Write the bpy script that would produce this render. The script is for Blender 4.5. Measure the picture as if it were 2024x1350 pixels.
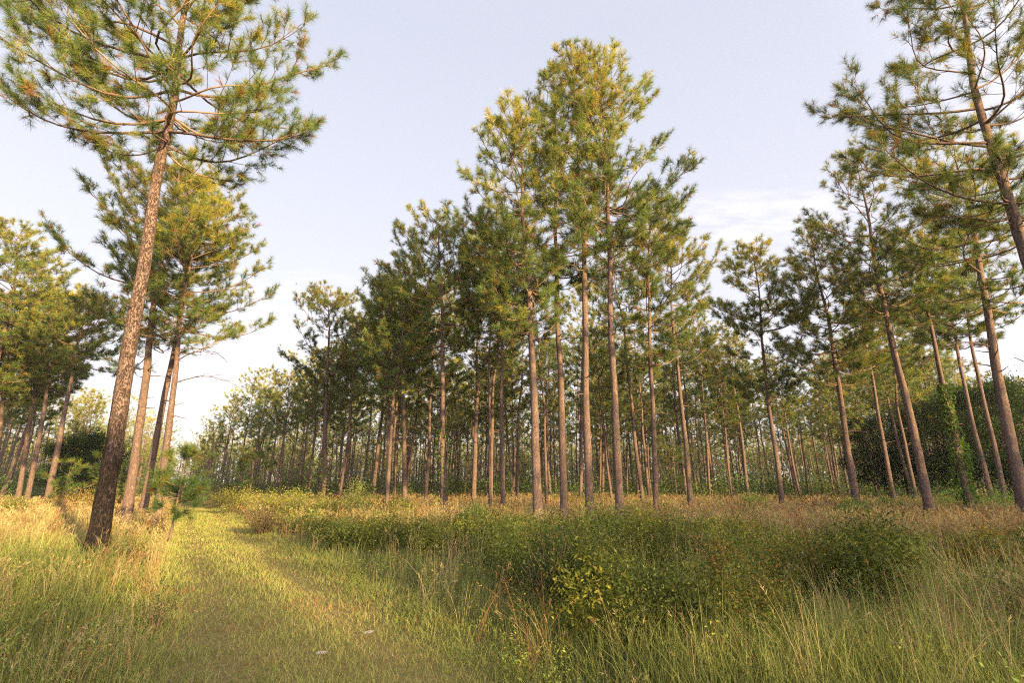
import bpy, math, random
import numpy as np
from math import radians, sin, cos, tan, pi

# ------------------------------------------------------------------ camera, sky, sun, exposure
for o in list(bpy.data.objects): bpy.data.objects.remove(o)
SC = bpy.context.scene
COL = SC.collection
F, TH, CH = 956.0, radians(16.6), 1.6          # focal length in photo pixels, pitch up, eye height
cd = bpy.data.cameras.new('camera'); cam = bpy.data.objects.new('camera', cd); COL.objects.link(cam)
cd.sensor_width = 36.0; cd.lens = F / 2024 * 36; cd.clip_start = 0.1; cd.clip_end = 5000
cam.location = (0, 0, CH); cam.rotation_euler = (pi / 2 + TH, 0, 0)
SC.camera = cam
SUN_AZ, SUN_EL = radians(137), radians(13)      # clockwise from the view direction, above the horizon
sdir = np.array([sin(SUN_AZ) * cos(SUN_EL), cos(SUN_AZ) * cos(SUN_EL), sin(SUN_EL)])
sl = bpy.data.lights.new('sun', 'SUN'); sun = bpy.data.objects.new('sun', sl); COL.objects.link(sun)
sl.energy = 5.0; sl.angle = radians(0.6); sl.color = (1.0, 0.715, 0.30)
from mathutils import Vector
sun.rotation_euler = Vector(sdir).to_track_quat('Z', 'Y').to_euler()
W = bpy.data.worlds.new('World'); SC.world = W; W.use_nodes = True
nt = W.node_tree; nt.nodes.clear()
def N(nt, t, **k):
    n = nt.nodes.new(t)
    for a, b in k.items(): setattr(n, a, b)
    return n
wo = N(nt, 'ShaderNodeOutputWorld'); bg = N(nt, 'ShaderNodeBackground')
sky = N(nt, 'ShaderNodeTexSky', sky_type='NISHITA', sun_disc=False)
sky.sun_elevation = SUN_EL; sky.sun_rotation = SUN_AZ
sky.air_density = 1.0; sky.dust_density = 1.5; sky.ozone_density = 1.0
tc = N(nt, 'ShaderNodeTexCoord'); sep = N(nt, 'ShaderNodeSeparateXYZ')
nt.links.new(tc.outputs['Generated'], sep.inputs[0])
# thin veil over the whole sky, whiter toward the horizon, and bands of high cloud
veil = N(nt, 'ShaderNodeMapRange'); veil.inputs[1].default_value = 0.0; veil.inputs[2].default_value = 0.75
veil.inputs[3].default_value = 0.9; veil.inputs[4].default_value = 0.8
nt.links.new(sep.outputs['Z'], veil.inputs[0])
vr = N(nt, 'ShaderNodeValToRGB')
e = vr.color_ramp.elements
e[0].position = 0.0; e[0].color = (5.3, 4.9, 4.8, 1); e[1].position = 0.75; e[1].color = (3.3, 3.4, 3.95, 1)
q = e.new(0.30); q.color = (4.0, 3.95, 4.4, 1)
nt.links.new(sep.outputs['Z'], vr.inputs[0])
m1 = N(nt, 'ShaderNodeMix', data_type='RGBA'); nt.links.new(veil.outputs[0], m1.inputs[0])
nt.links.new(sky.outputs[0], m1.inputs[6]); nt.links.new(vr.outputs[0], m1.inputs[7])
# project the direction to a cloud layer
dv = N(nt, 'ShaderNodeVectorMath', operation='DIVIDE'); cz = N(nt, 'ShaderNodeCombineXYZ')
mx = N(nt, 'ShaderNodeMath', operation='MAXIMUM'); mx.inputs[1].default_value = 0.04
nt.links.new(sep.outputs['Z'], mx.inputs[0])
for i in range(3): nt.links.new(mx.outputs[0], cz.inputs[i])
nt.links.new(tc.outputs['Generated'], dv.inputs[0]); nt.links.new(cz.outputs[0], dv.inputs[1])
mp = N(nt, 'ShaderNodeMapping'); mp.inputs['Rotation'].default_value = (0, 0, radians(25)); mp.inputs['Scale'].default_value = (1.0, 2.6, 1)
nt.links.new(dv.outputs[0], mp.inputs[0])
n1 = N(nt, 'ShaderNodeTexNoise'); n1.inputs['Scale'].default_value = 3.2; n1.inputs['Detail'].default_value = 8; n1.inputs['Roughness'].default_value = 0.62
n2 = N(nt, 'ShaderNodeTexNoise'); n2.inputs['Scale'].default_value = 0.45; n2.inputs['Detail'].default_value = 2
nt.links.new(mp.outputs[0], n1.inputs[0]); nt.links.new(dv.outputs[0], n2.inputs[0])
r1 = N(nt, 'ShaderNodeMapRange'); r1.inputs[1].default_value = 0.42; r1.inputs[2].default_value = 0.68
r2 = N(nt, 'ShaderNodeMapRange'); r2.inputs[1].default_value = 0.50; r2.inputs[2].default_value = 0.60
nt.links.new(n1.outputs[0], r1.inputs[0]); nt.links.new(n2.outputs[0], r2.inputs[0])
lowm = N(nt, 'ShaderNodeMapRange'); lowm.inputs[1].default_value = 0.62; lowm.inputs[2].default_value = 0.42
nt.links.new(sep.outputs['Z'], lowm.inputs[0])
# two cloud banks: one to the left of the view, one right of the middle
def bank(az, el, wa, we):
    d0 = (sin(radians(az)) * cos(radians(el)), cos(radians(az)) * cos(radians(el)), sin(radians(el)))
    s1 = N(nt, 'ShaderNodeVectorMath', operation='SUBTRACT'); s1.inputs[1].default_value = d0
    nt.links.new(tc.outputs['Generated'], s1.inputs[0])
    s2 = N(nt, 'ShaderNodeVectorMath', operation='MULTIPLY'); s2.inputs[1].default_value = (1 / wa, 1 / wa, 1 / we)
    nt.links.new(s1.outputs[0], s2.inputs[0])
    s3 = N(nt, 'ShaderNodeVectorMath', operation='LENGTH'); nt.links.new(s2.outputs[0], s3.inputs[0])
    s4 = N(nt, 'ShaderNodeMapRange'); s4.inputs[1].default_value = 1.0; s4.inputs[2].default_value = 0.35
    nt.links.new(s3.outputs['Value'], s4.inputs[0])
    return s4.outputs[0]
b1 = bank(24, 27, 0.30, 0.075); b2 = bank(-26, 17, 0.34, 0.11)
ad = N(nt, 'ShaderNodeMath', operation='ADD'); nt.links.new(b1, ad.inputs[0]); nt.links.new(b2, ad.inputs[1])
mu = N(nt, 'ShaderNodeMath', operation='MULTIPLY'); nt.links.new(ad.outputs[0], mu.inputs[0]); nt.links.new(r1.outputs[0], mu.inputs[1])
m2 = N(nt, 'ShaderNodeMix', data_type='RGBA'); mu2 = N(nt, 'ShaderNodeMath', operation='MULTIPLY'); mu2.inputs[1].default_value = 0.72; nt.links.new(mu.outputs[0], mu2.inputs[0]); nt.links.new(mu2.outputs[0], m2.inputs[0]); m2.clamp_factor = True
nt.links.new(m1.outputs[2], m2.inputs[6]); m2.inputs[7].default_value = (5.2, 4.9, 4.85, 1)
# hazy sky around the low sun, brightened further as added warm fill light
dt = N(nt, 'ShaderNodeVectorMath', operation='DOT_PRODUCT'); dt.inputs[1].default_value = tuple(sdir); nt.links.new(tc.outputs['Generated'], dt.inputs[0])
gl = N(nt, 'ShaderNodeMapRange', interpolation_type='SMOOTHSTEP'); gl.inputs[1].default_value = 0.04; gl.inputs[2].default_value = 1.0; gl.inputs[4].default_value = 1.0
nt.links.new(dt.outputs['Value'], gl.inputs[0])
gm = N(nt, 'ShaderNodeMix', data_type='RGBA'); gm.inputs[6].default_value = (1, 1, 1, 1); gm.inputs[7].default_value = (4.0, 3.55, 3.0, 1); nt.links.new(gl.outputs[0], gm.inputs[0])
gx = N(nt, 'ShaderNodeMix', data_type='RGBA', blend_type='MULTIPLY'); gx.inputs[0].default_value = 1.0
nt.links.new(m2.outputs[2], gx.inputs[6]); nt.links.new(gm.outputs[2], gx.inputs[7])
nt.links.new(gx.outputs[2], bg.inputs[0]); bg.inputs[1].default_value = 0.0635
nt.links.new(bg.outputs[0], wo.inputs[0])
SC.view_settings.view_transform = 'Standard'; SC.view_settings.look = 'None'
SC.view_settings.exposure = 2.02; SC.view_settings.gamma = 1.0
SC.cycles.max_bounces = 6; SC.cycles.diffuse_bounces = 4; SC.cycles.transmission_bounces = 4
SC.cycles.glossy_bounces = 2; SC.cycles.volume_bounces = 1
SC.cycles.use_denoising = False; SC.cycles.filter_width = 1.15
SC.cycles.sample_clamp_indirect = 4.0

# ------------------------------------------------------------------ helpers
rng = np.random.default_rng(7)
def ray(px, py):
    u = (px - 1012) / F; v = (675 - py) / F
    return np.array([u, cos(TH) - v * sin(TH), sin(TH) + v * cos(TH)])
def at(px, py, Y):                              # the point at depth Y that the photo shows at a pixel
    d = ray(px, py); p = d * (Y / d[1]); p[2] += CH; return p
def project(p):
    x, y, z = p[..., 0], p[..., 1], p[..., 2] - CH
    zc = y * cos(TH) + z * sin(TH); yc = z * cos(TH) - y * sin(TH)
    return 1012 + F * x / zc, 675 - F * yc / zc
def vnoise(x, y, s, seed=0):                    # smooth value noise 0..1
    x = np.asarray(x, float) / s + 311.7 * (seed + 1); y = np.asarray(y, float) / s + 97.3 * (seed + 1)
    xi = np.floor(x).astype(np.int64); yi = np.floor(y).astype(np.int64); fx = x - xi; fy = y - yi
    fx = fx * fx * (3 - 2 * fx); fy = fy * fy * (3 - 2 * fy)
    def h(a, b):
        n = (a * 374761393 + b * 668265263 + seed * 1442695) & 0xffffffff
        n = ((n ^ (n >> 13)) * 1274126177) & 0xffffffff
        return ((n ^ (n >> 16)) & 0xffff) / 65535.0
    return (h(xi, yi) * (1 - fx) + h(xi + 1, yi) * fx) * (1 - fy) + (h(xi, yi + 1) * (1 - fx) + h(xi + 1, yi + 1) * fx) * fy
def sidepath(x, y):                             # signed metres from the middle of the lane, left negative
    x = np.asarray(x, float); y = np.asarray(y, float)
    bend = np.clip(y - 38, 0, None) ** 2 * 0.010
    return (x - 1.56 + 0.66 * y + bend) * 0.834
def gz(x, y):
    s = np.abs(sidepath(x, y)); b = np.clip((s - 1.0) / 2.2, 0, 1); b = b * b * (3 - 2 * b)
    z = 0.13 * b + 0.16 * b * (vnoise(x, y, 5.0, 3) - 0.5) + 0.06 * b * (vnoise(x, y, 1.1, 5) - 0.5)
    z = z + 0.025 * (vnoise(x, y, 0.7, 8) - 0.5)
    z = z - 0.025 * np.exp(-((s - 0.75) / 0.22) ** 2)
    return z
def mesh(name, V, T, mat, parent=None, col=None, smooth=False):
    V = np.asarray(V, np.float32).reshape(-1, 3); T = np.asarray(T, np.int32)
    k = T.shape[1]; me = bpy.data.meshes.new(name)
    me.vertices.add(len(V)); me.vertices.foreach_set('co', V.ravel())
    me.loops.add(T.size); me.loops.foreach_set('vertex_index', T.ravel())
    me.polygons.add(len(T)); me.polygons.foreach_set('loop_start', np.arange(0, T.size, k, dtype=np.int32))
    if smooth: me.polygons.foreach_set('use_smooth', np.ones(len(T), bool))
    me.materials.append(mat)
    if col is not None:
        a = me.attributes.new('tone', 'FLOAT_COLOR', 'POINT')
        c = np.ones((len(V), 4), np.float32); c[:, :3] = col; a.data.foreach_set('color', c.ravel())
    me.update(calc_edges=True)
    o = bpy.data.objects.new(name, me); COL.objects.link(o)
    if parent is not None: o.parent = parent
    return o
def thing(name, label, cat, loc=(0, 0, 0), rz=0, group=None, s=1):
    o = bpy.data.objects.new(name, None); COL.objects.link(o)
    o.empty_display_size = 0.3
    o.location = loc; o.rotation_euler = (0, 0, rz); o.scale = (s, s, s)
    o['label'] = label; o['category'] = cat
    if group: o['group'] = group
    return o
def dup(root, loc, rz, s, label, group):
    r = root.copy(); COL.objects.link(r); r.location = loc; r.rotation_euler = (0, 0, rz); r.scale = (s, s, s)
    r['label'] = label; r['group'] = group
    for ch in root.children:
        c = ch.copy(); COL.objects.link(c); c.parent = r
    return r
def unit(a): return a / np.maximum(np.linalg.norm(a, axis=-1, keepdims=True), 1e-9)
def frames(d):
    up = np.where(np.abs(d[..., 2:3]) > 0.9, np.array([1.0, 0, 0]), np.array([0, 0, 1.0]))
    a = unit(np.cross(d, up)); return a, np.cross(d, a)
def tubes(P, R, sides):
    """P [n,k,3], R [n,k] -> verts, quads (open tubes)"""
    n, k, _ = P.shape
    T = np.empty_like(P); T[:, 1:-1] = P[:, 2:] - P[:, :-2]; T[:, 0] = P[:, 1] - P[:, 0]; T[:, -1] = P[:, -1] - P[:, -2]
    T = unit(T); m = unit(T.mean(1)); a0, _ = frames(m)
    a = unit(a0[:, None] - (a0[:, None] * T).sum(-1, keepdims=True) * T); b = np.cross(T, a)
    th = np.arange(sides) * 2 * pi / sides
    V = P[:, :, None] + R[:, :, None, None] * (a[:, :, None] * np.cos(th)[:, None] + b[:, :, None] * np.sin(th)[:, None])
    i = np.arange(n)[:, None, None] * k * sides; j = np.arange(k - 1)[None, :, None] * sides
    s = np.arange(sides)[None, None]; s2 = (s + 1) % sides
    Q = np.stack([i + j + s, i + j + s2, i + j + sides + s2, i + j + sides + s], -1).reshape(-1, 4)
    return V.reshape(-1, 3), Q
class Bag:
    def __init__(self): self.V = []; self.Q = []; self.C = []; self.n = 0
    def add(self, V, Q, C=None):
        self.V.append(V); self.Q.append(Q + self.n); self.n += len(V)
        if C is not None: self.C.append(C)
    def out(self, name, mat, parent=None, smooth=False):
        return mesh(name, np.concatenate(self.V), np.concatenate(self.Q), mat, parent, np.concatenate(self.C) if self.C else None, smooth)

# ------------------------------------------------------------------ materials
def base_mat(name):
    m = bpy.data.materials.new(name); m.use_nodes = True; t = m.node_tree; t.nodes.clear()
    return m, t, N(t, 'ShaderNodeOutputMaterial')
def leafy(name, mul=1.0, trans=0.4, rough=0.5, gloss=0.06, tcol=(1.15, 1.1, 0.6), jitter=0.25):
    m, t, out = base_mat(name); L = t.links.new
    at_ = N(t, 'ShaderNodeAttribute', attribute_name='tone'); oi = N(t, 'ShaderNodeObjectInfo')
    h = N(t, 'ShaderNodeHueSaturation')
    r = N(t, 'ShaderNodeMapRange'); r.inputs[3].default_value = mul * (1 - jitter); r.inputs[4].default_value = mul * (1 + jitter)
    L(oi.outputs['Random'], r.inputs[0]); L(r.outputs[0], h.inputs['Value']); L(at_.outputs['Color'], h.inputs['Color'])
    d = N(t, 'ShaderNodeBsdfDiffuse'); tr = N(t, 'ShaderNodeBsdfTranslucent'); g = N(t, 'ShaderNodeBsdfGlossy'); g.inputs['Roughness'].default_value = rough
    mc = N(t, 'ShaderNodeMix', data_type='RGBA', blend_type='MULTIPLY'); mc.inputs[0].default_value = 1; mc.inputs[7].default_value = tcol + (1,)
    L(h.outputs[0], mc.inputs[6]); L(h.outputs[0], d.inputs[0]); L(mc.outputs[2], tr.inputs[0])
    a = N(t, 'ShaderNodeMixShader'); a.inputs[0].default_value = trans; L(d.outputs[0], a.inputs[1]); L(tr.outputs[0], a.inputs[2])
    b = N(t, 'ShaderNodeMixShader'); b.inputs[0].default_value = gloss; L(a.outputs[0], b.inputs[1]); L(g.outputs[0], b.inputs[2])
    L(b.outputs[0], out.inputs[0]); return m
M_needle = leafy('pine_needles', 1.0, 0.38, 0.5, 0.015)
M_grass = leafy('grass_blades', 1.0, 0.32, 0.5, 0.012, (1.1, 1.05, 0.7), 0)
M_leaf = leafy('broad_leaves', 1.05, 0.35, 0.6, 0.007, (1.1, 1.15, 0.5), 0.12)
def bark(name, burnt=0.0, scale=1.0, bump=0.5):
    m, t, out = base_mat(name); L = t.links.new
    co = N(t, 'ShaderNodeTexCoord'); mp = N(t, 'ShaderNodeMapping'); mp.inputs['Scale'].default_value = (scale, scale, scale * 0.36)
    L(co.outputs['Object'], mp.inputs[0])
    nz = N(t, 'ShaderNodeTexNoise'); nz.inputs['Scale'].default_value = 9; nz.inputs['Detail'].default_value = 6; nz.inputs['Roughness'].default_value = 0.65; L(mp.outputs[0], nz.inputs[0])
    ad = N(t, 'ShaderNodeMix', data_type='RGBA', blend_type='LINEAR_LIGHT'); ad.inputs[0].default_value = 0.22
    L(mp.outputs[0], ad.inputs[6]); L(nz.outputs['Color'], ad.inputs[7])
    vo = N(t, 'ShaderNodeTexVoronoi', feature='DISTANCE_TO_EDGE'); vo.inputs['Scale'].default_value = 12.5; L(ad.outputs[2], vo.inputs[0])
    vc = N(t, 'ShaderNodeTexVoronoi', feature='F1'); vc.inputs['Scale'].default_value = 12.5; L(ad.outputs[2], vc.inputs[0])
    cr = N(t, 'ShaderNodeMapRange'); cr.inputs[1].default_value = 0.0; cr.inputs[2].default_value = 0.12; cr.inputs[3].default_value = 0.1; cr.inputs[3].default_value = 0.0; L(vo.outputs['Distance'], cr.inputs[0])
    n2 = N(t, 'ShaderNodeTexNoise'); n2.inputs['Scale'].default_value = 38; n2.inputs['Detail'].default_value = 6; n2.inputs['Roughness'].default_value = 0.7
    L(mp.outputs[0], n2.inputs[0])
    ra = N(t, 'ShaderNodeValToRGB'); e = ra.color_ramp.elements
    e[0].position = 0.15; e[0].color = (0.078, 0.052, 0.048, 1); e[1].position = 0.9; e[1].color = (0.205, 0.158, 0.152, 1)
    q = e.new(0.5); q.color = (0.142, 0.098, 0.09, 1)
    mm = N(t, 'ShaderNodeMath', operation='MULTIPLY_ADD'); mm.inputs[1].default_value = 0.16
    sp = N(t, 'ShaderNodeSeparateColor'); L(vc.outputs['Color'], sp.inputs[0]); L(sp.outputs[0], mm.inputs[0])
    ms = N(t, 'ShaderNodeMath', operation='MULTIPLY'); ms.inputs[1].default_value = 0.85; L(n2.outputs[0], ms.inputs[0]); L(ms.outputs[0], mm.inputs[2])
    L(mm.outputs[0], ra.inputs[0])
    dk = N(t, 'ShaderNodeMix', data_type='RGBA', blend_type='MIX'); L(cr.outputs[0], dk.inputs[0])
    dk.inputs[6].default_value = (0.055, 0.036, 0.032, 1); L(ra.outputs[0], dk.inputs[7])
    cur = dk.outputs[2]
    # upper stem turns a flakier orange brown
    sx = N(t, 'ShaderNodeSeparateXYZ'); L(co.outputs['Object'], sx.inputs[0])
    up = N(t, 'ShaderNodeMapRange'); up.inputs[1].default_value = 5; up.inputs[2].default_value = 15; up.inputs[4].default_value = 0.3; L(sx.outputs['Z'], up.inputs[0])
    om = N(t, 'ShaderNodeMix', data_type='RGBA'); L(up.outputs[0], om.inputs[0]); L(cur, om.inputs[6]); om.inputs[7].default_value = (0.21, 0.13, 0.09, 1)
    cur = om.outputs[2]
    # old scorch at the foot of the stem, ragged edge
    if burnt > 0:
        zz = N(t, 'ShaderNodeTexNoise'); zz.inputs['Scale'].default_value = 3.5; zz.inputs['Detail'].default_value = 5; L(mp.outputs[0], zz.inputs[0])
        zm = N(t, 'ShaderNodeMath', operation='MULTIPLY_ADD'); zm.inputs[1].default_value = -burnt * 1.6; L(zz.outputs[0], zm.inputs[0]); L(sx.outputs['Z'], zm.inputs[2])
        zr = N(t, 'ShaderNodeMapRange'); zr.inputs[1].default_value = burnt * 0.35; zr.inputs[2].default_value = -burnt * 0.1; zr.inputs[4].default_value = 0.93; L(zm.outputs[0], zr.inputs[0])
        bm_ = N(t, 'ShaderNodeMix', data_type='RGBA'); L(zr.outputs[0], bm_.inputs[0]); L(cur, bm_.inputs[6])
        b3 = N(t, 'ShaderNodeMix', data_type='RGBA'); b4 = N(t, 'ShaderNodeMapRange'); b4.inputs[1].default_value = 0.5; b4.inputs[2].default_value = 0.75; L(n2.outputs[0], b4.inputs[0]); L(b4.outputs[0], b3.inputs[0]); b3.inputs[6].default_value = (0.012, 0.010, 0.010, 1); b3.inputs[7].default_value = (0.10, 0.062, 0.052, 1)
        L(b3.outputs[2], bm_.inputs[7]); cur = bm_.outputs[2]
    p = N(t, 'ShaderNodeBsdfPrincipled'); p.inputs['Roughness'].default_value = 0.9; p.inputs['Specular IOR Level'].default_value = 0.15; L(cur, p.inputs['Base Color'])
    hh = N(t, 'ShaderNodeMath', operation='MULTIPLY_ADD'); hh.inputs[1].default_value = 0.25; L(n2.outputs[0], hh.inputs[0]); L(cr.outputs[0], hh.inputs[2])
    bu = N(t, 'ShaderNodeBump'); bu.inputs['Strength'].default_value = bump; bu.inputs['Distance'].default_value = 0.05; L(hh.outputs[0], bu.inputs['Height'])
    L(bu.outputs[0], p.inputs['Normal']); L(p.outputs[0], out.inputs[0]); return m
M_bark = bark('pine_bark'); M_burnt = bark('scorched_pine_bark', 2.6, 1.0, 0.9); M_barks = bark('sapling_bark', 0, 3.0, 0.3)
M_bark_b = bark('faintly_scorched_bark', 0.5)
M_twig, t_, o_ = base_mat('twig_bark'); d_ = N(t_, 'ShaderNodeBsdfDiffuse')
nz_ = N(t_, 'ShaderNodeTexNoise'); nz_.inputs['Scale'].default_value = 3; rr_ = N(t_, 'ShaderNodeValToRGB')
rr_.color_ramp.elements[0].color = (0.13, 0.085, 0.06, 1); rr_.color_ramp.elements[1].color = (0.30, 0.20, 0.14, 1)
rr_.color_ramp.elements[0].position = 0.35; rr_.color_ramp.elements[1].position = 0.65
t_.links.new(nz_.outputs[0], rr_.inputs[0]); t_.links.new(rr_.outputs[0], d_.inputs[0]); t_.links.new(d_.outputs[0], o_.inputs[0])

# ------------------------------------------------------------------ pines
def needles(P, D, tone, n, L, w, rg):
    """tufts at P [m,3] pointing along D [m,3]; each n needles"""
    m = len(P); a, b = frames(D)
    ph = rg.random((m, n)) * 2 * pi; al = np.radians(10 + 62 * rg.random((m, n)) ** 0.8)
    back = rg.random((m, n)) * 0.20
    dirs = D[:, None] * np.cos(al)[..., None] + (a[:, None] * np.cos(ph)[..., None] + b[:, None] * np.sin(ph)[..., None]) * np.sin(al)[..., None]
    st = P[:, None] - D[:, None] * back[..., None]
    ln = L * (0.75 + 0.45 * rg.random((m, n)))
    tip = st + dirs * ln[..., None]; tip[..., 2] -= 0.12 * ln
    sd = unit(np.cross(dirs, rg.normal(size=(m, n, 3)))) * (w / 2)
    V = np.stack([st - sd, st + sd, tip + sd * 0.25, tip - sd * 0.25], 2).reshape(-1, 3)
    Q = np.arange(m * n * 4).reshape(-1, 4)
    C = np.repeat(tone, n * 4, 0) * (0.82 + 0.36 * rg.random((m * n, 1))).repeat(4, 0)
    return V, Q, C
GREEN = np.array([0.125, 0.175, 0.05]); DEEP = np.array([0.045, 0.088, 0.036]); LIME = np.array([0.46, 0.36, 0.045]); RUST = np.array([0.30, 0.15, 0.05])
def tuft_tones(m, rg, h):                       # h 0..1 in crown: yellower toward the top, sunlit gold put into the needle colour
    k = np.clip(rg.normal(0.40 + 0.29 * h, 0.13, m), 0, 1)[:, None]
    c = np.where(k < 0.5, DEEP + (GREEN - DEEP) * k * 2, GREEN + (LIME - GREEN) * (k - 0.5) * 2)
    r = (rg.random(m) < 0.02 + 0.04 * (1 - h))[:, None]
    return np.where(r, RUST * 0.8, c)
PROF_X = [0, .12, .3, .5, .7, .88, 1]
PROF_Y = [.5, .85, 1, .92, .72, .45, .16]
def grow(seed, H, cb, R, r0, lean=(0, 0), wob=0.12, n_need=40, nl=0.19, nw=0.007, whorl=0.5, per=3.4, asym=(0, 0), sides=12, dens=1.0, dead=6, limbs=(), sub=2.6, hcut=None, snags=()):
    """returns dict(trunk bag, list of limb bags, twig bag, crown bag), z up from the foot"""
    rg = np.random.default_rng(seed)
    p1, p2 = rg.random(2) * 6.3
    def tp(h):
        h = np.asarray(h, float); u = h / H
        x = lean[0] * u + wob * np.sin(h * 0.45 + p1) * u + 0.4 * wob * np.sin(h * 1.3 + p2) * u
        y = lean[1] * u + wob * np.cos(h * 0.38 + p2) * u
        return np.stack([x, y, h], -1)
    def tr(h):
        u = np.asarray(h, float) / H
        return r0 * ((1 - u) ** 0.75 * 0.92 + 0.03) + r0 * 0.55 * np.exp(-np.asarray(h, float) / 0.35)
    K = int(H * 2.2) + 6
    hs = np.concatenate([np.array([-0.25, 0.0, 0.12, 0.3, 0.55, 0.85]), np.linspace(1.2, H, K)])
    V, Q = tubes(tp(hs)[None], tr(np.maximum(hs, 0))[None], sides)
    Vr = V.reshape(len(hs), sides, 3); c = tp(hs)[:, None]
    bump = 1 + 0.05 * rg.normal(size=(len(hs), sides, 1)) * (sides > 10) + 0.05 * np.sin(np.arange(sides) * 2 * pi / sides * 3 + hs[:, None] * 0.8)[..., None]
    V = (c + (Vr - c) * bump).reshape(-1, 3)
    trunk = Bag(); trunk.add(V, Q)
    # dead snags on the bare stem
    for i in range(dead):
        h = rg.uniform(0.22 * H, cb); a = rg.uniform(0, 2 * pi); L = rg.uniform(0.1, 0.9) * (0.3 + h / cb)
        s = np.linspace(0, 1, 5); d = np.array([cos(a), sin(a), 0.15])
        P = tp(h) + d * tr(h) * 0.6 + np.outer(s * L, d) + np.outer(s ** 2 * L, [0, 0, rg.uniform(-.35, .3)]) + rg.normal(size=(5, 3)) * 0.025 * s[:, None]
        v, q = tubes(P[None], np.linspace(0.028, 0.007, 5)[None], 5); trunk.add(v, q)
    for hh_, a, L, rise in snags:               # long bare dead limbs with forked ends
        s = np.linspace(0, 1, 10); d = np.array([cos(a), sin(a), rise])
        P = tp(hh_) + np.outer(s * L, d) + np.outer(np.sin(s * pi) * L * 0.13, [0, 0, 1]) + rg.normal(size=(10, 3)) * 0.035 * s[:, None]
        v, q = tubes(P[None], np.linspace(0.032, 0.006, 10)[None], 5); trunk.add(v, q)
        for k in range(3, 10):
            dd = unit(d + rg.normal(size=3) * 0.7); e_ = np.linspace(0, 1, 5); l_ = rg.uniform(0.25, 0.7) * L * 0.45
            T_ = P[k] + np.outer(e_ * l_, dd) + rg.normal(size=(5, 3)) * 0.03 * e_[:, None]; v, q = tubes(T_[None], np.linspace(0.012, 0.004, 5)[None], 4); trunk.add(v, q)
    branches = []; subP = []; subR = []; TP = []; TD = []; TH_ = []; TB = []
    bl = []
    h = cb
    while h < H - 0.25:
        n = max(1, int(rg.poisson(per * dens)))
        if rg.random() < 0.1: n = 1
        a0 = rg.random() * 2 * pi
        for j in range(n):
            t = (h - cb) / (H - cb); a = a0 + j * 2 * pi / n + rg.normal() * 0.35
            L = R * np.interp(t, PROF_X, PROF_Y) * rg.uniform(0.55, 1.12)
            L *= 1 + asym[0] * cos(a) + asym[1] * sin(a)
            el = radians(-2 + 52 * t + rg.normal() * 8)
            bl.append((h + rg.uniform(-.12, .12), a, max(L, 0.35), el, rg.uniform(0.1, 0.42)))
        h += whorl * rg.uniform(0.7, 1.3)
    for hh_, a, L, e_ in limbs: bl.append((hh_, a, L, e_, 0.22))
    for (h, a, L, el, up) in bl:
        k = 9; s = np.linspace(0, 1, k); h = min(h, H - 0.15)
        t = np.clip((h - cb) / (H - cb), 0, 1)
        d = np.array([cos(a) * cos(el), sin(a) * cos(el), sin(el)])
        side = np.array([-sin(a), cos(a), 0]); w1, w2 = rg.normal(size=2) * 0.10
        sag = -0.12 * (1 - t)
        P = tp(h) + np.outer(s * L, d) + np.outer(np.sin(s * pi) * L * sag + s ** 2.2 * L * up * (0.75 - 0.4 * t), [0, 0, 1]) \
            + np.outer((w1 * np.sin(s * pi * 1.3) + w2 * 0.4 * np.sin(s * 7)) * L, side)
        rb = (0.007 + 0.0072 * L) * (1 - 0.25 * t)
        B = Bag(); v, q = tubes(P[None], (rb * (1 - s) ** 0.8 + 0.006)[None], 6 if sides > 8 else 4); B.add(v, q); branches.append((L, B))
        # laterals
        ns = max(2, int(L * sub)); ss = np.clip(np.linspace(0.28 if L > 1.2 else 0.12, 0.97, ns) + rg.normal(size=ns) * 0.03, 0.1, 0.99)
        f = ss * (k - 1); i0 = np.clip(f.astype(int), 0, k - 2); fr = (f - i0)[:, None]
        base = P[i0] * (1 - fr) + P[i0 + 1] * fr; td = unit(P[i0 + 1] - P[i0])
        sg = np.where(np.arange(ns) % 2 == 0, 1, -1) * np.where(rg.random(ns) < .85, 1, -1)
        ang = np.radians(rg.normal(48, 10, ns)) * sg
        sidev = unit(np.cross(td, [0, 0, 1.0]))
        ld = unit(td * np.cos(ang)[:, None] + sidev * np.sin(ang)[:, None] + np.array([0, 0, 1]) * rg.normal(0.16, 0.2, ns)[:, None])
        ll = (0.28 + 0.42 * L * (1 - ss) ** 0.75) * rg.uniform(0.6, 1.15, ns); ll = np.minimum(ll, 1.6)
        # include the leader itself as the last lateral
        base = np.concatenate([base, P[-3:-2]]); ld = np.concatenate([ld, unit(P[-1:] - P[-3:-2])]); ll = np.append(ll, np.linalg.norm(P[-1] - P[-3]) + 0.15)
        u = np.linspace(0, 1, 5)
        SP = base[:, None] + ld[:, None] * (ll[:, None] * u)[..., None] + np.array([0, 0, 1]) * (0.22 * ll[:, None] * u ** 2)[..., None] + rg.normal(size=(len(ll), 5, 3)) * 0.02 * u[None, :, None]
        subP.append(SP); subR.append((0.45 * rb * (1 - ss.mean()) + 0.006) * (1 - 0.75 * u)[None] * np.ones((len(ll), 1)))
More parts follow.
